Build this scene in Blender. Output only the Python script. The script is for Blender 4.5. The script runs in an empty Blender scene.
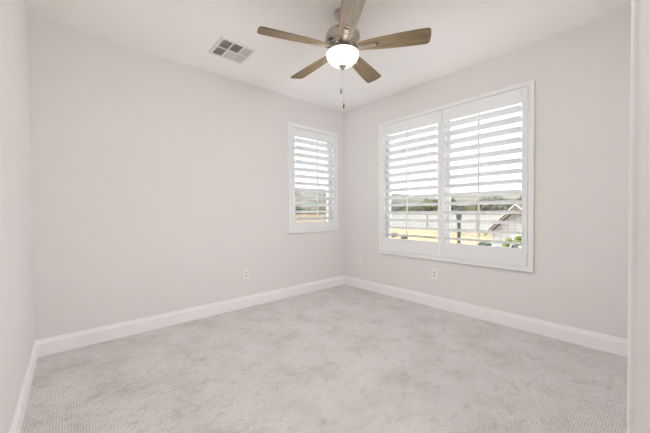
import bpy, bmesh, math, random
from mathutils import Vector, Matrix, noise

SC = bpy.context.scene
COL = SC.collection
PI = math.pi
random.seed(7)

# ------------------------------------------------------------------ camera
CAM = Vector((-3.3027, -3.3111, 1.1665))
YAW, PITCH, ROLL = 0.7205, -0.0168, -0.0068
F = Vector((math.sin(YAW)*math.cos(PITCH), math.cos(YAW)*math.cos(PITCH), math.sin(PITCH)))
R0 = Vector((math.cos(YAW), -math.sin(YAW), 0))
U0 = R0.cross(F)
R = math.cos(ROLL)*R0 + math.sin(ROLL)*U0
U = math.cos(ROLL)*U0 - math.sin(ROLL)*R0
cam = bpy.data.objects.new('camera', bpy.data.cameras.new('camera'))
COL.objects.link(cam)
cam.matrix_world = Matrix(((R.x, U.x, -F.x, CAM.x), (R.y, U.y, -F.y, CAM.y), (R.z, U.z, -F.z, CAM.z), (0, 0, 0, 1)))
cam.data.sensor_width = 36
cam.data.lens = 290.33*36/650
cam.data.clip_start = 0.02
cam.data.clip_end = 2000
SC.camera = cam

# ------------------------------------------------------------------ sky
SKY = 4.6
w = bpy.data.worlds.new('sky'); SC.world = w; w.use_nodes = True
nt = w.node_tree; nt.nodes.clear()
wo = nt.nodes.new('ShaderNodeOutputWorld'); bg = nt.nodes.new('ShaderNodeBackground')
tc = nt.nodes.new('ShaderNodeTexCoord'); mp = nt.nodes.new('ShaderNodeMapping'); mp.inputs['Scale'].default_value = (1, 1, 3)
ns = nt.nodes.new('ShaderNodeTexNoise'); ns.inputs['Scale'].default_value = 2.2; ns.inputs['Detail'].default_value = 5
cr = nt.nodes.new('ShaderNodeValToRGB')
cr.color_ramp.elements[0].position = .38; cr.color_ramp.elements[0].color = (.74, .86, 1, 1)
cr.color_ramp.elements[1].position = .60; cr.color_ramp.elements[1].color = (1, .995, .98, 1)
nt.links.new(tc.outputs['Generated'], mp.inputs[0]); nt.links.new(mp.outputs[0], ns.inputs['Vector'])
nt.links.new(ns.outputs['Fac'], cr.inputs[0]); nt.links.new(cr.outputs[0], bg.inputs['Color'])
bg.inputs['Strength'].default_value = SKY
nt.links.new(bg.outputs[0], wo.inputs[0])

# ------------------------------------------------------------------ sun and the lamps' strengths
sun = bpy.data.objects.new('sun', bpy.data.lights.new('sun', 'SUN')); COL.objects.link(sun)
sun.data.energy = 4.5; sun.data.angle = math.radians(3); sun.data.color = (1, .985, .96)
sun.rotation_euler = Vector((-.50, .38, .78)).to_track_quat('Z', 'Y').to_euler()
BOWL_LAMP = 118.0       # emission of the fan's glass bowl
HALL_FILL = 14.0      # watts of the unseen hall light, added to brighten the room
SC.view_settings.view_transform = 'Standard'
SC.view_settings.look = 'None'
SC.view_settings.gamma = 1
SC.view_settings.use_curve_mapping = False
SC.view_settings.exposure = 0.36
try:
    SC.cycles.use_denoising = True
    SC.cycles.max_bounces = 14; SC.cycles.diffuse_bounces = 8; SC.cycles.transparent_max_bounces = 12
    SC.cycles.sample_clamp_indirect = 6; SC.cycles.sample_clamp_direct = 1.4
except Exception:
    pass

# ------------------------------------------------------------------ materials
def lin(c):
    return tuple(((v/255)/12.92 if v/255 <= .04045 else ((v/255+.055)/1.055)**2.4) for v in c) + (1,)

class NT:
    def __init__(s, name):
        s.m = bpy.data.materials.new(name); s.m.use_nodes = True
        s.t = s.m.node_tree; s.b = s.t.nodes['Principled BSDF']; s.out = s.t.nodes['Material Output']
    def n(s, kind, **kw):
        x = s.t.nodes.new(kind)
        for k, v in kw.items(): setattr(x, k, v)
        return x
    def l(s, a, b): s.t.links.new(a, b)
    def coord(s, scale=(1, 1, 1), rot=(0, 0, 0), kind='Object'):
        c = s.n('ShaderNodeTexCoord'); m = s.n('ShaderNodeMapping')
        m.inputs['Scale'].default_value = scale; m.inputs['Rotation'].default_value = rot
        s.l(c.outputs[kind], m.inputs[0]); return m.outputs[0]
    def noise(s, vec, scale, detail=3, rough=.5):
        x = s.n('ShaderNodeTexNoise'); x.inputs['Scale'].default_value = scale
        x.inputs['Detail'].default_value = detail; x.inputs['Roughness'].default_value = rough
        s.l(vec, x.inputs['Vector']); return x.outputs['Fac']
    def ramp(s, fac, stops):
        x = s.n('ShaderNodeValToRGB'); e = x.color_ramp.elements
        while len(e) < len(stops): e.new(.5)
        for i, (p_, c_) in enumerate(stops): e[i].position = p_; e[i].color = c_
        s.l(fac, x.inputs[0]); return x.outputs[0]
    def bump(s, h, strength, dist):
        x = s.n('ShaderNodeBump'); x.inputs['Strength'].default_value = strength
        x.inputs['Distance'].default_value = dist; s.l(h, x.inputs['Height']); s.l(x.outputs[0], s.b.inputs['Normal'])

def plain(name, rgb, rough=.5, metal=0, spec=None, var=.03, scale=8):
    k = NT(name); v = k.noise(k.coord(), scale, 3)
    c = lin(rgb); lo = tuple(x*(1-var) for x in c[:3])+(1,); hi = tuple(min(1, x*(1+var)) for x in c[:3])+(1,)
    k.l(k.ramp(v, [(.3, lo), (.7, hi)]), k.b.inputs['Base Color'])
    k.b.inputs['Roughness'].default_value = rough; k.b.inputs['Metallic'].default_value = metal
    if spec is not None: k.b.inputs['Specular IOR Level'].default_value = spec
    return k.m

def wall_paint(name, rgb, rough, bscale=170, bstr=.12, spec=.3):
    k = NT(name); co = k.coord()
    v = k.noise(co, 1.2, 2); c = lin(rgb)
    k.l(k.ramp(v, [(.3, tuple(x*.985 for x in c[:3])+(1,)), (.7, c)]), k.b.inputs['Base Color'])
    k.b.inputs['Roughness'].default_value = rough; k.b.inputs['Specular IOR Level'].default_value = spec
    k.bump(k.noise(co, bscale, 2), bstr, .002)
    return k.m

M = {}
M['wall'] = wall_paint('greige wall paint', (228, 226, 224), .55)
M['ceiling'] = wall_paint('pale ceiling paint', (246, 244, 242), .85, 90, .2, .15)
M['trim'] = plain('white satin trim paint', (243, 242, 241), .38, var=.01)
M['shutter'] = plain('white shutter paint', (238, 239, 240), .42, var=.01)
M['rod'] = plain('white tilt rod', (236, 235, 232), .4, var=.01)
M['vinyl'] = plain('white vinyl window frame', (228, 228, 226), .4, var=.01)
M['plastic'] = plain('white plastic', (240, 238, 235), .35, var=.01)
M['plastic2'] = plain('off white plastic face', (218, 215, 211), .4, var=.01)
M['dark'] = plain('dark slot', (90, 86, 82), .6)
M['duct'] = plain('grey duct interior', (84, 84, 88), .7)
M['grille'] = plain('white painted grille metal', (232, 230, 226), .4, var=.01)
M['nickel'] = plain('brushed nickel', (176, 168, 158), .33, 1.0, var=.08, scale=30)
M['nickel_bright'] = plain('polished nickel', (214, 208, 200), .22, 1.0, var=.04, scale=30)
M['chain'] = plain('aged nickel chain', (92, 86, 78), .5, .3)
M['bracket'] = plain('satin nickel bracket', (150, 143, 134), .55, .8, var=.03)
M['nickel_dark'] = plain('dark nickel', (120, 112, 102), .35, 1.0, var=.06)  # darker nickel tone for the blade screws

def carpet():
    k = NT('beige patterned loop carpet')
    co = k.coord()
    mott = k.noise(co, 3.4, 6, .66)
    mott2 = k.noise(k.coord(scale=(1, 1.6, 1), rot=(0, 0, .7)), 11, 4, .6)
    fine = k.noise(co, 260, 2, .6)
    # small woven lattice: two crossed wave textures switched by a chequer so that it reads as basket chevrons
    wv = []
    for ang in (0, PI/2):
        x = k.n('ShaderNodeTexWave'); x.wave_type = 'BANDS'; x.bands_direction = 'X'
        x.inputs['Scale'].default_value = 25; x.inputs['Distortion'].default_value = 1.8
        x.inputs['Detail'].default_value = 1; x.inputs['Detail Scale'].default_value = 2
        k.l(k.coord(rot=(0, 0, ang)), x.inputs['Vector']); wv.append(x.outputs['Fac'])
    ch = k.n('ShaderNodeTexChecker'); ch.inputs['Scale'].default_value = 29
    ch.inputs['Color1'].default_value = (0, 0, 0, 1); ch.inputs['Color2'].default_value = (1, 1, 1, 1)
    k.l(k.coord(rot=(0, 0, 0)), ch.inputs['Vector'])
    mx = k.n('ShaderNodeMix'); mx.data_type = 'FLOAT'
    k.l(ch.outputs['Fac'], mx.inputs[0]); k.l(wv[0], mx.inputs[2]); k.l(wv[1], mx.inputs[3])
    pat = mx.outputs[0]
    base = k.ramp(mott, [(.34, lin((204, 198, 193))), (.47, lin((217, 213, 210))), (.60, lin((224, 220, 218)))])
    m2 = k.ramp(mott2, [(.34, (.86, .85, .84, 1)), (.45, (1, 1, 1, 1))])
    m3 = k.ramp(pat, [(.1, (.73, .72, .71, 1)), (.6, (1.03, 1.03, 1.03, 1))])
    m4 = k.ramp(fine, [(.3, (.88, .88, .88, 1)), (.65, (1.05, 1.05, 1.05, 1))])
    cur = base
    for t in (m2, m3, m4):
        q = k.n('ShaderNodeMix'); q.data_type = 'RGBA'; q.blend_type = 'MULTIPLY'; q.inputs[0].default_value = 1
        k.l(cur, q.inputs[6]); k.l(t, q.inputs[7]); cur = q.outputs[2]
    k.l(cur, k.b.inputs['Base Color'])
    k.b.inputs['Roughness'].default_value = .95; k.b.inputs['Specular IOR Level'].default_value = .1
    k.b.inputs['Sheen Weight'].default_value = .15
    ad = k.n('ShaderNodeMath', operation='ADD'); k.l(pat, ad.inputs[0]); k.l(fine, ad.inputs[1])
    k.bump(ad.outputs[0], .55, .004)
    return k.m
M['carpet'] = carpet()

def wood():
    k = NT('weathered oak blade')
    co = k.coord(scale=(1.2, 16, 16))
    a = k.noise(co, 3, 6, .65); b = k.noise(k.coord(scale=(2.5, 60, 60)), 3, 3, .6)
    c1 = k.ramp(a, [(.28, lin((98, 83, 63))), (.5, lin((122, 106, 83))), (.72, lin((139, 123, 98)))])
    c2 = k.ramp(b, [(.35, (.84, .83, .82, 1)), (.6, (1, 1, 1, 1))])
    q = k.n('ShaderNodeMix'); q.data_type = 'RGBA'; q.blend_type = 'MULTIPLY'; q.inputs[0].default_value = 1
    k.l(c1, q.inputs[6]); k.l(c2, q.inputs[7]); k.l(q.outputs[2], k.b.inputs['Base Color'])
    k.b.inputs['Roughness'].default_value = .62; k.b.inputs['Specular IOR Level'].default_value = .15
    return k.m
M['wood'] = wood()

def emis(name, rgb, strength, base=(240, 238, 232)):
    k = NT(name); k.b.inputs['Base Color'].default_value = lin(base)
    k.b.inputs['Emission Color'].default_value = rgb+(1,); k.b.inputs['Emission Strength'].default_value = strength
    k.b.inputs['Roughness'].default_value = .35
    v = k.noise(k.coord(), 14, 3)
    k.l(k.ramp(v, [(.3, (rgb[0]*.93, rgb[1]*.93, rgb[2]*.93, 1)), (.7, rgb+(1,))]), k.b.inputs['Emission Color'])
    return k.m
M['bowl'] = emis('lit frosted glass', (.99, .985, 1.0), BOWL_LAMP)
M['lens'] = emis('added hall light lens', (1.0, .95, .88), 4)  # glowing lens of the light added in the hall

def glass():
    k = NT('window glass'); k.t.nodes.remove(k.b)
    tr = k.n('ShaderNodeBsdfTransparent'); tr.inputs[0].default_value = (.97, .985, .98, 1)
    gl = k.n('ShaderNodeBsdfGlossy'); gl.inputs['Roughness'].default_value = .02
    fr = k.n('ShaderNodeFresnel'); fr.inputs['IOR'].default_value = 1.45
    mx = k.n('ShaderNodeMixShader'); k.l(fr.outputs[0], mx.inputs[0]); k.l(tr.outputs[0], mx.inputs[1]); k.l(gl.outputs[0], mx.inputs[2])
    k.l(mx.outputs[0], k.out.inputs[0]); return k.m
M['glass'] = glass()

def speck(name, stops, scale, rough=.9, detail=5, bump=0, sc3=(1, 1, 1)):
    k = NT(name); co = k.coord(scale=sc3); v = k.noise(co, scale, detail, .65)
    k.l(k.ramp(v, [(p_, lin(c_)) for p_, c_ in stops]), k.b.inputs['Base Color'])
    k.b.inputs['Roughness'].default_value = rough; k.b.inputs['Specular IOR Level'].default_value = .1
    if bump: k.bump(v, bump, .1)
    return k.m
M['ground'] = speck('sandy bare ground', [(.3, (116, 92, 68)), (.5, (128, 104, 78)), (.7, (136, 114, 90))], .35)
M['hill'] = speck('dry scrubby hillside', [(.36, (52, 53, 43)), (.48, (76, 72, 62)), (.62, (94, 87, 78))], .09, detail=8)
M['leaf_a'] = speck('olive foliage', [(.3, (40, 44, 28)), (.5, (66, 66, 44)), (.7, (92, 89, 66))], 2.2)
M['leaf_b'] = speck('grey green foliage', [(.3, (46, 49, 42)), (.5, (71, 71, 62)), (.7, (95, 95, 83))], 2.2)
M['leaf_c'] = speck('bright yellow green foliage', [(.3, (56, 71, 20)), (.5, (87, 98, 31)), (.7, (109, 113, 56))], 6)
M['leaf_d'] = speck('dark bluish green foliage', [(.3, (35, 42, 36)), (.5, (51, 59, 51)), (.7, (67, 75, 64))], 6)
M['bark'] = speck('grey brown bark', [(.3, (74, 62, 52)), (.7, (112, 98, 84))], 8)
M['fence'] = plain('pale grey fence board', (134, 132, 128), .9)
M['fence_post'] = plain('grey fence post', (111, 107, 104), .7)
M['fence_cap'] = plain('dark grey cap rail', (56, 55, 51), .7)
M['stucco'] = plain('white stucco siding', (182, 182, 182), .85, var=.02)
M['batten'] = plain('pale grey batten', (136, 134, 131), .8)
M['soffit'] = plain('tan soffit board', (89, 79, 66), .8)
M['rake'] = plain('white rake board', (166, 165, 160), .6)
M['roof'] = speck('brown roof tile', [(.3, (71, 63, 55)), (.7, (91, 82, 71))], 3)
M['post'] = plain('dark weathered metal', (28, 28, 27), .6)
M['stone'] = speck('grey landscape rock', [(.3, (53, 52, 50)), (.7, (82, 79, 75))], 3)
M['exterior'] = plain('exterior stucco', (214, 206, 192), .9)
M['tanblock'] = speck('tan wall block', [(.3, (142, 127, 109)), (.7, (152, 139, 122))], 1.2)
M['block'] = speck('beige garden wall block', [(.3, (139, 129, 113)), (.7, (150, 141, 126))], 1.2)

# ------------------------------------------------------------------ mesh helpers
def link(name, bm, mat, parent=None, smooth=False, bevel=0, loc=None, seg=2):
    me = bpy.data.meshes.new(name)
    bmesh.ops.recalc_face_normals(bm, faces=bm.faces[:])
    bm.to_mesh(me); bm.free()
    for q in (mat if isinstance(mat, list) else [mat]): me.materials.append(q)
    if smooth:
        for f in me.polygons: f.use_smooth = True
        if hasattr(me, 'set_sharp_from_angle'): me.set_sharp_from_angle(angle=math.radians(38))
    o = bpy.data.objects.new(name, me); COL.objects.link(o)
    if parent: o.parent = parent
    if loc: o.location = loc
    if bevel:
        b = o.modifiers.new('bevel', 'BEVEL'); b.width = bevel; b.segments = seg; b.limit_method = 'ANGLE'
        b.angle_limit = math.radians(40)
    return o

def box(bm, x0, x1, y0, y1, z0, z1, mi=0):
    v = [bm.verts.new(c) for c in ((x0, y0, z0), (x1, y0, z0), (x1, y1, z0), (x0, y1, z0), (x0, y0, z1), (x1, y0, z1), (x1, y1, z1), (x0, y1, z1))]
    for q in ((0, 3, 2, 1), (4, 5, 6, 7), (0, 1, 5, 4), (1, 2, 6, 5), (2, 3, 7, 6), (3, 0, 4, 7)):
        bm.faces.new([v[i] for i in q]).material_index = mi

def bx(*a):
    bm = bmesh.new(); box(bm, *a); return bm

def lathe(bm, prof, n=40, c=(0, 0, 0), cap0=True, cap1=True):
    rings = []
    for r, z in prof:
        if r < 1e-5: rings.append([bm.verts.new((c[0], c[1], c[2]+z))])
        else: rings.append([bm.verts.new((c[0]+r*math.cos(2*PI*i/n), c[1]+r*math.sin(2*PI*i/n), c[2]+z)) for i in range(n)])
    for a, b in zip(rings, rings[1:]):
        for i in range(n):
            j = (i+1) % n
            if len(a) == 1 and len(b) == 1: continue
            if len(a) == 1: bm.faces.new((a[0], b[i], b[j]))
            elif len(b) == 1: bm.faces.new((a[i], b[0], a[j]))
            else: bm.faces.new((a[i], b[i], b[j], a[j]))
    if cap0 and len(rings[0]) > 1: bm.faces.new(rings[0])
    if cap1 and len(rings[-1]) > 1: bm.faces.new(rings[-1])

def prism(bm, pts, z0, z1):
    a = [bm.verts.new((x, y, z0)) for x, y in pts]; b = [bm.verts.new((x, y, z1)) for x, y in pts]
    n = len(pts); bm.faces.new(a[::-1]); bm.faces.new(b)
    for i in range(n): bm.faces.new((a[i], a[(i+1) % n], b[(i+1) % n], b[i]))

def extrude_profile(bm, prof, P, Q):
    """prof: list of 3-D offset vectors, swept from point P to point Q"""
    a = [bm.verts.new(P+o) for o in prof]; b = [bm.verts.new(Q+o) for o in prof]
    n = len(prof); bm.faces.new(a[::-1]); bm.faces.new(b)
    for i in range(n): bm.faces.new((a[i], a[(i+1) % n], b[(i+1) % n], b[i]))

def bar(bm, P, Q, wx, wz):
    P, Q = Vector(P), Vector(Q); d = (Q-P).normalized()
    s = d.cross(Vector((0, 0, 1)))
    if s.length < 1e-3: s = Vector((1, 0, 0))
    s.normalize(); t = s.cross(d).normalized()
    extrude_profile(bm, [s*wx/2+t*wz/2, -s*wx/2+t*wz/2, -s*wx/2-t*wz/2, s*wx/2-t*wz/2], P, Q)

def tube(bm, P, Q, r0, r1=None, n=10):
    r1 = r0 if r1 is None else r1
    P, Q = Vector(P), Vector(Q); d = (Q-P).normalized()
    s = d.orthogonal().normalized(); t = d.cross(s)
    a = [bm.verts.new(P+(s*math.cos(2*PI*i/n)+t*math.sin(2*PI*i/n))*r0) for i in range(n)]
    b = [bm.verts.new(Q+(s*math.cos(2*PI*i/n)+t*math.sin(2*PI*i/n))*r1) for i in range(n)]
    for i in range(n): bm.faces.new((a[i], a[(i+1) % n], b[(i+1) % n], b[i]))
    bm.faces.new(a[::-1]); bm.faces.new(b)

def tag(o, label, cat, group=None, kind=None):
    o['label'] = label; o['category'] = cat
    if group: o['group'] = group
    if kind: o['kind'] = kind
    return o

def struct(o):
    o['kind'] = 'structure'; return o

def empty(name, loc, rz=0):
    o = bpy.data.objects.new(name, None); COL.objects.link(o); o.location = loc; o.rotation_euler = (0, 0, rz)
    o.empty_display_size = .1
    return o

# ------------------------------------------------------------------ room shell
H = 2.74; W = 3.534; YF = -3.2685; YH = -4.9; T = .16
# window openings (in the wall): A in the right wall, B in the back wall
A0, A1, AZ0, AZ1 = -2.515, -.770, .610, 2.355      # y0, y1, z0, z1
B0, B1, BZ0, BZ1 = -1.020, -.182, .908, 2.348      # x0, x1, z0, z1

bm = bmesh.new(); box(bm, -W, 0, YF, 0, -.02, 0); box(bm, -W, 0, YH, YF, -.02, 0)
struct(link('floor', bm, M['carpet']))
struct(link('ceiling', bx(-W-T, T, YH-T, T, H, H+.2), M['ceiling']))

def holed(name, axis, lo, hi, u0, u1, z0, z1, a0, a1, az0, az1):
    bm = bmesh.new()
    def b(ua, ub, za, zb):
        if axis == 'x': box(bm, lo, hi, ua, ub, za, zb)
        else: box(bm, ua, ub, lo, hi, za, zb)
    b(u0, a0, z0, z1); b(a1, u1, z0, z1); b(a0, a1, z0, az0); b(a0, a1, az1, z1)
    return struct(link(name, bm, M['wall']))
holed('wall_right', 'x', 0, T, YH, T, -.3, H, A0, A1, AZ0, AZ1)
holed('wall_back', 'y', 0, T, -W-T, 0, -.3, H, B0, B1, BZ0, BZ1)
struct(link('wall_left', bx(-W-T, -W, YH, 0, -.3, H), M['wall']))
struct(link('wall_hall', bx(-W-T, T, YH-T, YH, -.3, H), M['wall']))

# front wall: a partition whose free end has rounded (bullnose) corners
xe, th, r = -2.3, .117, .019
pts = [(0, YF), (0, YF-th)]
for i in range(9):
    a = -PI/2-i*PI/16; pts.append((xe+r+r*math.cos(a), YF-th+r+r*math.sin(a)))
for i in range(9):
    a = PI-i*PI/16; pts.append((xe+r+r*math.cos(a), YF-r+r*math.sin(a)))
bm = bmesh.new(); prism(bm, pts, 0, H)
struct(link('wall_front', bm, M['wall'], smooth=True))

# baseboards, an ogee-topped profile
BH = .137; BT = .015
PROF = [(0, 0), (BT, 0), (BT, BH-.034), (BT-.002, BH-.028), (BT-.006, BH-.020), (BT-.0075, BH-.008), (BT-.010, BH), (0, BH)]
def baseboard(name, P, Q, nrm):
    bm = bmesh.new(); n = Vector(nrm)
    extrude_profile(bm, [n*a+Vector((0, 0, z)) for a, z in PROF], Vector(P), Vector(Q))
    return struct(link(name, bm, M['trim']))
baseboard('baseboard_back', (-W, 0, 0), (0, 0, 0), (0, -1, 0))
baseboard('baseboard_right', (0, -BT, 0), (0, YF, 0), (-1, 0, 0))
baseboard('baseboard_left', (-W, -BT, 0), (-W, YH, 0), (1, 0, 0))
baseboard('baseboard_front', (xe+.02, YF, 0), (-BT, YF, 0), (0, 1, 0))
baseboard('baseboard_hall', (-W+BT, YH, 0), (0, YH, 0), (0, 1, 0))

# ------------------------------------------------------------------ windows
# everything is built in a local frame: u runs along the wall, n points out of the house, z is up
def mapper(kind):
    if kind == 'A': return lambda u, n, z: (n, u, z)
    return lambda u, n, z: (u, n, z)
def mbox(bm, f, u0, u1, n0, n1, z0, z1):
    p0 = f(u0, n0, z0); p1 = f(u1, n1, z1)
    box(bm, min(p0[0], p1[0]), max(p0[0], p1[0]), min(p0[1], p1[1]), max(p0[1], p1[1]), z0, z1)

def window(name, kind, u0, u1, z0, z1, mull):
    f = mapper(kind)
    root = struct(empty(name, f((u0+u1)/2, .115, z0)))
    off = Vector(root.location)
    def put(nm, bm, mat, parent=root, bevel=0):
        for v in bm.verts: v.co -= off
        return link(nm, bm, mat, parent, bevel=bevel)
    bm = bmesh.new(); fw = .045
    for a in ((u0, u0+fw, z0, z1), (u1-fw, u1, z0, z1), (u0+fw, u1-fw, z0, z0+fw), (u0+fw, u1-fw, z1-fw, z1)):
        mbox(bm, f, a[0], a[1], .09, .155, a[2], a[3])
    put('window_frame', bm, M['vinyl'], bevel=.003)
    cuts = [u0+fw]+mull+[u1-fw]
    if mull:
        for m_ in mull:
            bm = bmesh.new(); mbox(bm, f, m_-.03, m_+.03, .092, .15, z0+fw, z1-fw); put('mullion', bm, M['vinyl'], bevel=.003)
    edges = [u0+fw]
    for m_ in mull: edges += [m_-.03, m_+.03]
    edges.append(u1-fw)
    for i in range(0, len(edges), 2):
        bm = bmesh.new(); mbox(bm, f, edges[i], edges[i+1], .118, .124, z0+fw, z1-fw); put('pane', bm, M['glass'])
    return root
window('window_1', 'A', A0, A1, AZ0, AZ1, [-1.655])
window('window_2', 'B', B0, B1, BZ0, BZ1, [])

def shutter(name, kind, o0, o1, oz0, oz1, i0, i1, iz0, iz1, splits, zopen, nl, label, hinges, inner_lap):
    """o*: outer edge of the frame's face; i*: its inner edge; nl louvers between zopen"""
    f = mapper(kind)
    root = empty(name, f((o0+o1)/2, 0, oz0))
    tag(root, label, 'window shutters')
    off = Vector(root.location)
    def put(nm, bm, mat, parent=root, bevel=0, smooth=False):
        for v in bm.verts: v.co -= off
        return link(nm, bm, mat, parent, bevel=bevel, smooth=smooth)
    bm = bmesh.new()
    # frame: a face lying on the wall and a return running into the reveal
    for a in ((o0, i0, oz0, oz1), (i1, o1, oz0, oz1), (i0, i1, oz0, iz0), (i0, i1, iz1, oz1)):
        mbox(bm, f, a[0], a[1], -.024, -.0005, a[2], a[3])
    for a in ((i0-.004, i0, iz0, iz1), (i1, i1+.004, iz0, iz1), (i0, i1, iz0-.004, iz0), (i0, i1, iz1, iz1+.004)):
        mbox(bm, f, a[0], a[1], -.0005, .045, a[2], a[3])
    # stop strip behind the panels
    for a in ((i0, i0+.010, iz0, iz1), (i1-.010, i1, iz0, iz1), (i0+.01, i1-.01, iz0, iz0+.010), (i0+.01, i1-.01, iz1-.010, iz1)):
        mbox(bm, f, a[0], a[1], .018, .045, a[2], a[3])
    put('shutter_frame', bm, M['shutter'], bevel=.004)
    gap = .0045; sl, sh = .047, .034; PC = -.010; pn0, pn1 = PC-.013, PC+.013
    edges = [i0]+splits+[i1]
    for k in range(len(edges)-1):
        a, b = edges[k]+gap, edges[k+1]-gap
        za, zb = iz0+gap, iz1-gap
        bm = bmesh.new()
        mbox(bm, f, a, a+sl, pn0, pn1, za, zb); mbox(bm, f, b-sh, b, pn0, pn1, za, zb)
        mbox(bm, f, a+sl, b-sh, pn0, pn1, za, zopen[0]); mbox(bm, f, a+sl, b-sh, pn0, pn1, zopen[1], zb)
        panel = put('panel', bm, M['shutter'], bevel=.0025)
        pitch = (zopen[1]-zopen[0])/nl
        tilt = math.radians(TILT)
        la, lb = a+sl+.002, b-sh-.002
        for i in range(nl):
            zc = zopen[0]+pitch*(i+.5)
            bm = bmesh.new(); N = 16; ring = []
            for s_ in (la, lb):
                rr = []
                for j in range(N):
                    t = 2*PI*j/N
                    q = .056*math.cos(t); h = .0056*math.sin(t)
                    n_ = PC+q*math.cos(tilt)-h*math.sin(tilt)
                    z_ = q*math.sin(tilt)+h*math.cos(tilt)
                    rr.append(bm.verts.new(f(s_, n_, zc+z_)))
                ring.append(rr)
            bm.faces.new(ring[0]); bm.faces.new(ring[1][::-1])
            for j in range(N): bm.faces.new((ring[0][j], ring[0][(j+1) % N], ring[1][(j+1) % N], ring[1][j]))
            put('louver', bm, M['shutter'], panel, smooth=True)
        um = (a+b)/2; nr = PC-.056*math.cos(tilt)
        bm = bmesh.new()
        z_lo = zopen[0]+pitch*.5-.056*math.sin(tilt)-.012; z_hi = zopen[1]-pitch*.5-.056*math.sin(tilt)+.035
        mbox(bm, f, um-.008, um+.008, nr-.014, nr-.002, z_lo, z_hi)
        put('tilt_rod', bm, M['rod'], panel, bevel=.003)
    for (u, z) in hinges:
        bm = bmesh.new(); mbox(bm, f, u-.011, u+.011, -.029, -.024, z-.035, z+.035)
        c0 = Vector(f(u, -.029, z-.038)); c1 = Vector(f(u, -.029, z+.038)); tube(bm, c0, c1, .0045, n=8)
        put('hinge', bm, M['shutter'], smooth=True)
    return root
TILT = -17.5
shutter('plantation_shutter', 'A', -2.5513, -.7278, .5766, 2.3926, -2.507, -.779, .621, 2.350, [-1.655], (.795, 2.205), 14,
        'wide white plantation shutters with two panels on the right-hand wall',
        [(-2.507, 2.17), (-2.507, .80), (-2.507, 1.48), (-.779, 2.17), (-.779, .80)], 0)
shutter('plantation_shutter', 'B', -1.0612, -.1413, .8713, 2.3849, -1.010, -.192, .922, 2.334, [], (1.018, 2.212), 12,
        'narrow white single-panel plantation shutter near the far corner',
        [(-1.010, 2.2), (-1.010, 1.02)], 0)

# ------------------------------------------------------------------ ceiling fan
FX, FY = -1.654, -1.658
fan = empty('ceiling_fan', (FX, FY, H))
tag(fan, 'five-blade ceiling fan with nickel motor, weathered oak blades and lit glass bowl', 'ceiling fan')
def fz(z): return z-H
def part(name, prof, mat, parent=fan, n=48, smooth=True, c=(0, 0)):
    bm = bmesh.new(); lathe(bm, [(r_, fz(z)) for r_, z in prof], n, (c[0], c[1], 0))
    return link(name, bm, mat, parent, smooth=smooth)
part('canopy', [(.0, 2.739), (.066, 2.739), (.067, 2.732), (.064, 2.712), (.052, 2.690), (.034, 2.676), (.020, 2.670), (.0, 2.670)], M['nickel'])
part('downrod', [(0, 2.672), (.0125, 2.672), (.0125, 2.622), (.022, 2.618), (.024, 2.600), (0, 2.600)], M['nickel_bright'], n=24)
part('motor_housing', [(0, 2.604), (.040, 2.604), (.085, 2.596), (.122, 2.580), (.136, 2.560), (.139, 2.540), (.139, 2.512),
                       (.132, 2.500), (.110, 2.492), (.108, 2.474), (0, 2.474)], M['nickel'], n=64)
part('flywheel', [(0, 2.476), (.100, 2.476), (.102, 2.462), (.096, 2.452), (0, 2.452)], M['nickel'])
part('switch_housing', [(0, 2.454), (.062, 2.454), (.066, 2.448), (.066, 2.436), (.108, 2.432), (.122, 2.428), (.125, 2.4215), (0, 2.4215)], M['nickel'])
bowl = part('glass_bowl', [(0, 2.4235), (.120, 2.4235), (.127, 2.420), (.129, 2.410), (.126, 2.394), (.115, 2.372), (.097, 2.352), (.074, 2.337), (.050, 2.328), (.024, 2.324), (0, 2.3235)], M['bowl'])
part('finial', [(0, 2.328), (.028, 2.327), (.031, 2.321), (.027, 2.314), (.016, 2.306), (.008, 2.298), (.007, 2.294), (.004, 2.289), (0, 2.288)], M['nickel'], n=24)

def blade_outline():
    # half outline (x along radius, y half width) then mirrored, rounded tip corners
    up = [(.128, .036), (.145, .043), (.20, .051), (.30, .060), (.42, .068), (.54, .073), (.615, .0745)]
    rc = .030
    for i in range(1, 8):
        a = PI/2-i*PI/16; up.append((.662-rc+rc*math.cos(a), .0745-rc+rc*math.sin(a)))
    up.append((.664, .025)); up.append((.665, 0))
    return up+[(x, -y) for x, y in up[-2::-1]]
OUT = blade_outline()
def make_blade(az):
    e = Matrix.Rotation(az, 4, 'Z') @ Matrix.Translation((0, 0, fz(2.462))) @ Matrix.Rotation(math.radians(-13), 4, 'X')
    bm = bmesh.new(); prism(bm, OUT, -.0032, .0032)
    b = link('blade', bm, M['wood'], fan, bevel=.0018)
    b.matrix_local = e
    # blade iron under the blade: a tapering arm with a raised rib and a clipped end, running back to the flywheel
    bm = bmesh.new()
    prism(bm, [(.080, -.043), (.080, .043), (.112, .040), (.130, .020), (.150, .0145), (.245, .0145), (.262, .011), (.262, -.011), (.245, -.0145), (.150, -.0145), (.130, -.020), (.112, -.040)], -.012, -.0034)
    prism(bm, [(.085, -.007), (.085, .007), (.215, .005), (.215, -.005)], -.016, -.011)
    br = link('blade_bracket', bm, M['bracket'], b, bevel=.0015)
    bm = bmesh.new()
    lathe(bm, [(0, -.0065), (.010, -.0065), (.012, -.0032), (0, -.0032)], 14, (.280, 0, 0))
    link('screw', bm, M['nickel_dark'], b, smooth=True)
    bm = bmesh.new()
    for sx, sy in ((.205, .0), ):
        lathe(bm, [(0, -.0185), (.0045, -.018), (.0050, -.0158), (0, -.0158)], 10, (sx, sy, 0))
    link('screw', bm, M['nickel_dark'], b, smooth=True)
    return b
for i in range(5): make_blade(2.799-i*2*PI/5)

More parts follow.
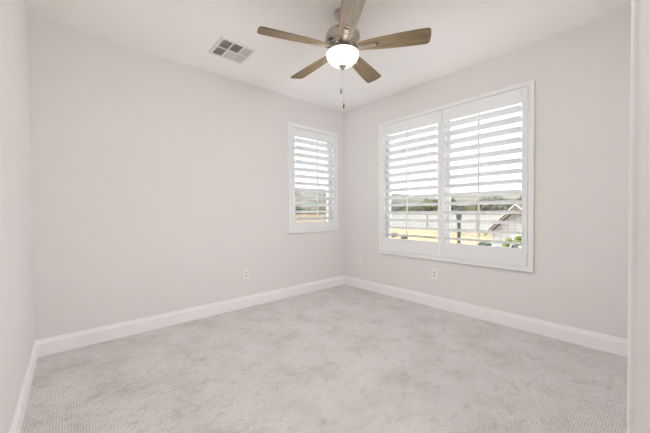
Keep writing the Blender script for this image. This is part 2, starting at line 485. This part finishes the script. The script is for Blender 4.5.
def chain(x, y, ztop, zpend, plen):
    bm = bmesh.new(); z = ztop
    tube(bm, (x, y, fz(ztop)), (x, y, fz(zpend)), .0004, n=6)
    while z > zpend:
        bmesh.ops.create_icosphere(bm, subdivisions=1, radius=.0010, matrix=Matrix.Translation((x, y, fz(z)))); z -= .0065
    c = link('pull_chain', bm, M['chain'], fan, smooth=True)
    bm = bmesh.new()
    lathe(bm, [(0, fz(zpend)), (.0025, fz(zpend)), (.005, fz(zpend-plen*.25)), (.0075, fz(zpend-plen*.6)), (.006, fz(zpend-plen*.9)), (0, fz(zpend-plen))], 14, (x, y, 0))
    link('pendant', bm, M['chain'], c, smooth=True)
chain(-.010, .009, 2.325, 2.150, .048)
chain(.006, -.004, 2.300, 2.035, .048)

# ------------------------------------------------------------------ ceiling register
vent = empty('ceiling_vent', (-2.083, -.569, H))
tag(vent, 'square white six-cell air register set in the ceiling', 'air vent')
bm = bmesh.new(); s2 = .172; fw = .024; zt, zb = -.0005, -.010
for a in ((-s2, s2, -s2, -s2+fw), (-s2, s2, s2-fw, s2), (-s2, -s2+fw, -s2+fw, s2-fw), (s2-fw, s2, -s2+fw, s2-fw)):
    box(bm, a[0], a[1], a[2], a[3], zb, zt)
iw = s2-fw; cw = (2*iw-.02)/3
xs = [-iw, -iw+cw, -iw+cw+.01, -iw+2*cw+.01, -iw+2*cw+.02, iw]
box(bm, xs[1], xs[2], -iw, iw, zb, zt); box(bm, xs[3], xs[4], -iw, iw, zb, zt)
for q in (0, 2, 4): box(bm, xs[q], xs[q+1], -.005, .005, zb, zt)
link('register_frame', bm, M['grille'], vent, bevel=.002)
link('duct_opening', bx(-iw, iw, -iw, iw, -.0012, -.0004), M['duct'], vent)
for ci in range(3):
    for rj in range(2):
        x0, x1 = xs[2*ci], xs[2*ci+1]; y0, y1 = ((-iw, -.005), (.005, iw))[rj]
        bm = bmesh.new()
        lean = {(0, 0): -50, (1, 0): -49, (2, 0): 40, (0, 1): -50, (1, 1): 62, (2, 1): 45}[(ci, rj)]
        n = 7
        for k in range(n):
            xc = x0+(x1-x0)*(k+.5)/n
            dx = .0045*math.sin(math.radians(lean)); dz = .0045*math.cos(math.radians(lean))
            bar(bm, (xc, y0, -.0055), (xc, y1, -.0055), .0011, .002)
            v0 = [bm.verts.new((xc+dx, yy, -.0055-dz)) for yy in (y0, y1)]; v1 = [bm.verts.new((xc-dx, yy, -.0055+dz)) for yy in (y0, y1)]
            v2 = [bm.verts.new((xc+dx+.0009, yy, -.0055-dz)) for yy in (y0, y1)]; v3 = [bm.verts.new((xc-dx+.0009, yy, -.0055+dz)) for yy in (y0, y1)]
            bm.faces.new((v0[0], v0[1], v1[1], v1[0])); bm.faces.new((v2[0], v3[0], v3[1], v2[1]))
            bm.faces.new((v0[0], v2[0], v2[1], v0[1])); bm.faces.new((v1[0], v1[1], v3[1], v3[0]))
        link('louver_bank', bm, M['grille'], vent)

# ------------------------------------------------------------------ wall outlets
def outlet(kind, u, z, label, duplex=True):
    loc = (u, 0, z) if kind == 'B' else (0, u, z)
    root = empty('wall_outlet', loc, 0 if kind == 'B' else -PI/2)   # local -y faces the room
    tag(root, label, 'outlet', 'white wall outlets')
    link('cover_plate', bx(-.037, .037, -.006, 0, -.060, .060), M['plastic'], root, bevel=.002)
    if duplex:
        for dz in (-.0195, .0195):
            bm = bmesh.new(); box(bm, -.0165, .0165, -.008, -.0055, dz-.014, dz+.014)
            rc = link('receptacle', bm, M['plastic2'], root, bevel=.003)
            bm = bmesh.new()
            box(bm, -.0075, -.0055, -.0085, -.0075, dz-.003, dz+.006); box(bm, .0055, .0075, -.0085, -.0075, dz-.003, dz+.005)
            box(bm, -.002, .002, -.0085, -.0075, dz-.0095, dz-.006)
            link('slot', bm, M['dark'], rc)
    else:
        bm = bmesh.new(); box(bm, -.0165, .0165, -.008, -.0055, -.033, .033)
        link('insert', bm, M['plastic2'], root, bevel=.003)
    return root
outlet('B', -1.694, .408, 'white duplex outlet on the back wall, left of the narrow shutter')
outlet('A', -1.551, .405, 'white duplex outlet on the right-hand wall under the wide shutters')
outlet('A', -.343, .411, 'plain white outlet plate nearest the far corner', False)

# ------------------------------------------------------------------ entry hall behind the camera: an added fill light shaped as a flush lamp
lampo = empty('added_hall_light', (-3.0, -4.4, H))
tag(lampo, 'round flush white fill light added in the unseen entry hall', 'ceiling light')
bm = bmesh.new(); lathe(bm, [(0, -.001), (.19, -.001), (.195, -.02), (.19, -.03), (0, -.03)], 40); link('rim', bm, M['grille'], lampo, smooth=True)
bm = bmesh.new(); lathe(bm, [(0, -.0302), (.17, -.0302), (.165, -.045), (.12, -.058), (0, -.064)], 40); link('diffuser', bm, M['lens'], lampo, smooth=True)
hl = bpy.data.objects.new('hall_lamp', bpy.data.lights.new('hall_lamp', 'AREA')); COL.objects.link(hl)  # area light added out of view to help light the room
hl.data.shape = 'DISK'; hl.data.size = .36; hl.data.energy = HALL_FILL; hl.data.color = (1, .985, .975)
hl.location = (-3.0, -4.4, H-.068)

# ------------------------------------------------------------------ outside: ground, hills, fence, trees, neighbour's house
def az_pt(px, X):
    """world point on the plane x=X seen through the window at azimuth of photo column px (used only to read the layout off)"""
    a = PI/2-YAW-math.atan((px-325)/290.33)
    return CAM.y+(X-CAM.x)*math.tan(a)

# ground: low by the neighbour's house, rising to the far field
bm = bmesh.new(); NX, NY = 60, 60; grid = []
def gz(x, y):
    t = max(0, min(1, (x-16.5)/5)); near = -2.25; return near+(-1.57-near)*(t*t*(3-2*t)) + .05*noise.noise(Vector((x*.2, y*.2, 0)))
for i in range(NX+1):
    row = []
    for j in range(NY+1):
        x = -40+260*(i/NX)**1.6; y = -60+300*j/NY
        row.append(bm.verts.new((x, y, gz(x, y) if x > .5 or y > .5 else -2.25)))
    grid.append(row)
for i in range(NX):
    for j in range(NY): bm.faces.new((grid[i][j], grid[i+1][j], grid[i+1][j+1], grid[i][j+1]))
struct(link('ground', bm, M['ground'], smooth=True))
# plinth under our own floor
struct(link('foundation', bx(-W-T, T, YH-T, T, -2.4, -.3), M['exterior']))

def hill_range(r0, r1, hfun):
    bm = bmesh.new(); NA, NR = 150, 14; g = []
    for i in range(NA+1):
        a = math.radians(-25+130*i/NA); row = []
        for j in range(NR+1):
            t = j/NR; r_ = r0+(r1-r0)*t
            x = CAM.x+r_*math.cos(a); y = CAM.y+r_*math.sin(a)
            z = -2.4+(hfun(a)+4)*math.sin(t*PI/2)**1.3+1.1*t*noise.noise(Vector((x*.03, y*.03, 3)))*2
            row.append(bm.verts.new((x, y, z)))
        g.append(row)
    for i in range(NA):
        for j in range(NR): bm.faces.new((g[i][j], g[i+1][j], g[i+1][j+1], g[i][j+1]))
    return bm
def hprof(a):
    d = math.degrees(a)
    pts_ = [(-25, 11), (10, 13), (15, 14.5), (19, 16), (22, 13.5), (27, 11), (31, 13), (36, 15), (42, 14), (48, 21), (52, 22.5), (56, 23.5), (70, 16), (105, 14)]
    for (x0, y0), (x1, y1) in zip(pts_, pts_[1:]):
        if x0 <= d <= x1:
            t = (d-x0)/(x1-x0); t = t*t*(3-2*t); return (y0+(y1-y0)*t)*.80-.6
    return 9
struct(link('hills', hill_range(95, 230, hprof), M['hill'], smooth=True))

# fence of pale boards on the far side of the field
FXX = 40.0
fence = empty('boundary_fence', (FXX, 18, -1.57))
tag(fence, 'long pale grey board fence across the field, seen through the wide shutters', 'fence')
yA, yB = 2.0, 44.0; zt_, zb_ = .78, -.05
bm = bmesh.new(); y = yA
while y < yB-.1:
    box(bm, -.02, .02, y-18+.01, y-18+.19, 0, 2.25); y += .2
link('fence_board', bm, M['fence'], fence)
link('cap_rail', bx(-.09, .09, yA-18, yB-18, 2.25, 2.35), M['fence_cap'], fence)
y = yA
while y <= yB:
    link('post', bx(-.14, -.021, y-18-.06, y-18+.06, 0, 2.249), M['fence_post'], fence); y += 3.8

# low beige block wall in front of the fence (right part of the view)
gw = empty('garden_wall', (30, 9, -1.6))
tag(gw, 'low beige block wall standing in front of the grey fence', 'wall')
bm = bmesh.new(); y = -7.0; k = 0
for row in range(1):
    y = -7.0+(.4 if row % 2 else 0)
    while y < 4.6:
        box(bm, -.15, .15, y+.008, y+.79, row*.4+.006, row*.4+.394); y += .8
link('blocks', bm, M['block'], gw)
link('coping', bx(-.19, .19, -7.05, 5.45, .4, .47), M['block'], gw)

# tan wall seen through the narrow window
P, Q = (CAM.x+46*math.cos(math.radians(43)), CAM.y+46*math.sin(math.radians(43))), (CAM.x+46*math.cos(math.radians(60)), CAM.y+46*math.sin(math.radians(60)))
tw = empty('property_wall', ((P[0]+Q[0])/2, (P[1]+Q[1])/2, -1.62), math.atan2(Q[1]-P[1], Q[0]-P[0]))
tag(tw, 'long tan wall with darker coping seen through the narrow window', 'wall')
ln_ = math.hypot(Q[0]-P[0], Q[1]-P[1])
bm = bmesh.new()
for row in range(6):
    x = -ln_/2+(.4 if row % 2 else 0)
    while x < ln_/2-.8:
        box(bm, x+.006, x+.79, -.12, .12, row*.4+.005, row*.4+.395); x += .8
link('blocks', bm, M['tanblock'], tw)
link('coping', bx(-ln_/2, ln_/2, -.18, .18, 2.4, 2.5), M['roof'], tw)

def clump(bm, c, r, seed, sub=3, amp=.35, freq=2.2, squash=1.0):
    base = len(bm.verts)
    res = bmesh.ops.create_icosphere(bm, subdivisions=sub, radius=1.0)
    for v in res['verts']:
        d = v.co.normalized()
        k = 1+amp*noise.noise(d*freq+Vector((seed, seed*.7, 0)))+amp*.5*noise.noise(d*freq*3+Vector((0, seed, 2)))
        v.co = Vector(c)+Vector((d.x*r*k, d.y*r*k, d.z*r*k*squash))

def leaves(bm, rnd, c, r, n, s, squash):
    for _ in range(n):
        d = Vector((rnd.gauss(0, 1), rnd.gauss(0, 1), rnd.gauss(0, 1))).normalized()
        q = Vector(c)+Vector((d.x, d.y, d.z*squash))*r*rnd.uniform(.85, 1.15)
        a = Vector((rnd.gauss(0, 1), rnd.gauss(0, 1), rnd.gauss(0, 1))).normalized()*s
        b = a.cross(d).normalized()*s*.6
        if b.length < 1e-6: continue
        vs = [bm.verts.new(q+t) for t in (-a, b, a, -b)]
        bm.faces.new(vs)

def tree(x, y, z, h, w_, mat, label, seed, group='trees beyond the fence', cat='tree', nc=7, leaf=.12):
    rnd = random.Random(seed)
    root = empty('broadleaf_tree', (x, y, z)); tag(root, label, cat, group)
    bm = bmesh.new(); tube(bm, (0, 0, -.3), (rnd.uniform(-.1, .1)*w_, 0, h*.55), .05*w_, .03*w_, 9)
    for _ in range(3):
        a = rnd.uniform(0, 2*PI); tube(bm, (0, 0, h*.35), (.28*w_*math.cos(a), .28*w_*math.sin(a), h*.65), .025*w_, .01*w_, 7)
    link('trunk', bm, M['bark'], root, smooth=True)
    bm = bmesh.new()
    for i in range(nc):
        a = rnd.uniform(0, 2*PI); rr = rnd.uniform(0, .30)*w_; cz = h*rnd.uniform(.48, .82)
        c = (rr*math.cos(a), rr*math.sin(a), cz); r_ = w_*rnd.uniform(.20, .30)
        clump(bm, c, r_, rnd.uniform(0, 50), 3, .4, 2.4, .85); leaves(bm, rnd, c, r_, 90, leaf, .85)
    link('crown', bm, mat, root)
    return root

def polar(az, dist):
    a = math.radians(az); return CAM.x+dist*math.cos(a), CAM.y+dist*math.sin(a)

desc = {'a': M['leaf_a'], 'b': M['leaf_b']}
trees = [
    (14.0, 70, 5.6, 6.0, 'b', 'grey-green tree furthest right behind the house gable'),
    (16.4, 74, 5.0, 5.0, 'a', 'olive tree just above the peak of the house gable'),
    (18.6, 68, 5.2, 6.0, 'b', 'grey-green tree behind the roof slope of the white house'),
    (20.6, 76, 4.6, 5.0, 'a', 'olive tree in the gap between roof slope and dark post'),
    (22.2, 62, 3.9, 4.0, 'a', 'small olive tree just right of the dark post'),
    (27.2, 66, 5.4, 5.5, 'a', 'olive tree at the right edge of the left shutter panel'),
    (29.2, 60, 5.0, 5.0, 'a', 'dense olive tree right of the left panel tilt rod'),
    (31.0, 72, 4.4, 4.6, 'b', 'pale grey-green tree just right of the left panel tilt rod'),
    (33.0, 66, 3.6, 4.4, 'a', 'low olive tree left of the left panel tilt rod'),
    (35.0, 72, 4.8, 5.6, 'b', 'grey-green tree at the left edge of the wide shutters'),
    (46.6, 53, 3.5, 4.4, 'b', 'low grey-green tree at the right of the narrow window view'),
    (49.4, 58, 3.3, 4.6, 'a', 'low olive tree right of the tilt rod in the narrow window'),
    (52.2, 52, 3.4, 4.2, 'a', 'low olive tree left of the tilt rod in the narrow window'),
    (54.8, 56, 3.7, 4.6, 'b', 'low grey-green tree at the left of the narrow window view'),
]
for i, (az, dist, h, w_, mk, lb) in enumerate(trees):
    x, y = polar(az, dist); tree(x, y, -1.6, h, w_, desc[mk], lb, 100+i)

# neighbour's small gabled house
hx, hya, hyb = 12.4, .05, 2.75       # front face plane, right and left eave wall lines
ya = az_pt(518.5, hx); half = 1.28
house = empty('gabled_house', (hx, ya, -2.25))
tag(house, 'white gabled house with tan soffit seen through the right shutter panel', 'house')
zap, zev = 1.40, .08
L = 6.0
def hz(z): return z+2.25
bm = bmesh.new()
wy = 1.12; slope = (zap-zev)/half
prof = [(-wy, -2.25), (wy, -2.25), (wy, zap-.12-slope*wy), (0, zap-.12), (-wy, zap-.12-slope*wy)]
a = [bm.verts.new((0, y_, hz(z_))) for y_, z_ in prof]; b = [bm.verts.new((L, y_, hz(z_))) for y_, z_ in prof]
bm.faces.new(a); bm.faces.new(b[::-1])
for i in range(5): bm.faces.new((a[i], a[(i+1) % 5], b[(i+1) % 5], b[i]))
link('house_wall', bm, M['stucco'], house)
bm = bmesh.new()
yy = -wy+.06
while yy < wy:
    box(bm, -.018, -.0005, yy-.012, yy+.012, 0, hz(zap-.14-slope*abs(yy))-.02); yy += .30
zz = .35
while zz < 3.6:
    hw = min(wy, max(0, (zap-.12-(zz-2.25))/slope)-.03)
    if hw > .1: box(bm, -.014, -.0005, -hw, hw, zz-.01, zz+.01)
    zz += .36
link('siding_batten', bm, M['batten'], house)
for sgn in (1, -1):
    # roof plane with overhang in front
    P0 = Vector((-.42, 0, hz(zap))); P1 = Vector((-.42, sgn*half, hz(zev)))
    n_ = Vector((0, sgn*(zap-zev), half)).normalized()
    bm = bmesh.new()
    q = [P0, P1, P1+Vector((L+.8, 0, 0)), P0+Vector((L+.8, 0, 0))]
    a = [bm.verts.new(v) for v in q]; b = [bm.verts.new(v+n_*.05) for v in q]
    bm.faces.new(a[::-1]); bm.faces.new(b)
    for i in range(4): bm.faces.new((a[i], a[(i+1) % 4], b[(i+1) % 4], b[i]))
    link('roof_slope', bm, M['roof'], house)
    bm = bmesh.new()
    q = [v-n_*.004 for v in (P0, P1)]; q = [q[0], q[1], q[1]+Vector((.42, 0, 0)), q[0]+Vector((.42, 0, 0))]
    a = [bm.verts.new(v) for v in q]; b = [bm.verts.new(v-n_*.03) for v in q]
    bm.faces.new(a[::-1]); bm.faces.new(b)
    for i in range(4): bm.faces.new((a[i], a[(i+1) % 4], b[(i+1) % 4], b[i]))
    link('soffit', bm, M['soffit'], house)
    bm = bmesh.new()
    q0 = [Vector((-.45, 0, hz(zap)+.05)), Vector((-.45, sgn*(half+.04), hz(zev)+.03)), Vector((-.45, sgn*(half+.04), hz(zev)-.20)), Vector((-.45, 0, hz(zap)-.18))]
    a = [bm.verts.new(v) for v in q0]; b = [bm.verts.new(v+Vector((.03, 0, 0))) for v in q0]
    bm.faces.new(a); bm.faces.new(b[::-1])
    for i in range(4): bm.faces.new((a[i], a[(i+1) % 4], b[(i+1) % 4], b[i]))
    link('rake_board', bm, M['soffit'], house)
    bm = bmesh.new()
    q0 = [Vector((-.49, 0, hz(zap)+.08)), Vector((-.49, sgn*(half+.05), hz(zev)+.06)), Vector((-.49, sgn*(half+.05), hz(zev))), Vector((-.49, 0, hz(zap)+.02))]
    a = [bm.verts.new(v) for v in q0]; b = [bm.verts.new(v+Vector((.04, 0, 0))) for v in q0]
    bm.faces.new(a); bm.faces.new(b[::-1])
    for i in range(4): bm.faces.new((a[i], a[(i+1) % 4], b[(i+1) % 4], b[i]))
    link('fascia_trim', bm, M['rake'], house)
link('gable_vent', bx(-.03, 0, -.12, .12, hz(1.08), hz(1.30)), M['post'], house)

def shrub(x, y, z, h, w_, mat, label, seed, group=None):
    rnd = random.Random(seed); root = empty('garden_shrub', (x, y, z)); tag(root, label, 'shrub', group)
    bm = bmesh.new()
    for k_ in range(4):
        tube(bm, (rnd.uniform(-.08, .08)*w_, rnd.uniform(-.08, .08)*w_, -.1), (rnd.uniform(-.3, .3)*w_, rnd.uniform(-.3, .3)*w_, h*.7), .02, .008, 6)
    link('stem', bm, M['bark'], root)
    bm = bmesh.new()
    for i in range(6):
        c = (rnd.uniform(-.25, .25)*w_, rnd.uniform(-.25, .25)*w_, h*rnd.uniform(.35, .82)); r_ = w_*rnd.uniform(.22, .34)
        clump(bm, c, r_, rnd.uniform(0, 40), 2, .45, 2.6, .9); leaves(bm, rnd, c, r_, 80, .05, .9)
    link('foliage', bm, mat, root)
X = 10.6
shrub(X, az_pt(507, X), -2.25, 2.72, .42, M['leaf_c'], 'yellow-green shrub in front of the white house, left of the pair', 31)
shrub(X, az_pt(519.5, X), -2.25, 2.80, .42, M['leaf_c'], 'yellow-green shrub at the right edge of the window view', 32)
shrub(X+.85, az_pt(515, X+.85), -2.25, 2.2, .36, M['leaf_d'], 'dark bluish green shrub low at the right edge of the window view', 33)
shrub(19.0, az_pt(483, 19), -1.75, .45, 1.1, M['leaf_d'], 'low dark green shrub left of the white house', 34)

# dark post with a forked crossarm head
X = 12.0
post = empty('yard_post', (X, az_pt(459, X), -2.25)); tag(post, 'dark post with a forked crossarm head in front of the grey fence', 'post')
bm = bmesh.new(); box(bm, -.065, .065, -.065, .065, 0, 3.0); box(bm, -.1, .1, -.105, .105, 3.0, 3.38)
link('shaft', bm, M['post'], post, bevel=.01)
bm = bmesh.new(); zc = 3.62
box(bm, -.035, .035, -.28, .28, zc-.05, zc+.05); box(bm, -.05, .05, -.05, .05, 3.38, zc)
for s_ in (-1, 1):
    bar(bm, (0, s_*.02, 3.42), (0, s_*.22, zc), 0.06, .06)
    box(bm, -.06, .06, s_*.17-.05, s_*.17+.05, zc-.16, zc-.03)
    box(bm, -.04, .04, s_*.27-.03, s_*.27+.03, zc-.03, zc+.06)
link('crossarm', bm, M['post'], post)

# rocks on the sandy ground
for i, (px, X, s_) in enumerate(((391, 22.5, .30), (395.5, 23.5, .34), (404, 22.2, .32))):
    bm = bmesh.new(); clump(bm, (0, 0, s_*.35), s_, 3.3*i+1, 3, .5, 1.7, .7)
    y = az_pt(px, X)
    o = link('field_rock', bm, M['stone'], smooth=True, loc=(X, y, gz(X, y)))
    tag(o, ['grey rock on sandy ground, leftmost of the three', 'grey rock on sandy ground, middle one of the three',
            'grey rock on sandy ground, just left of the tilt rod'][i], 'rock', 'rocks on the sandy ground')
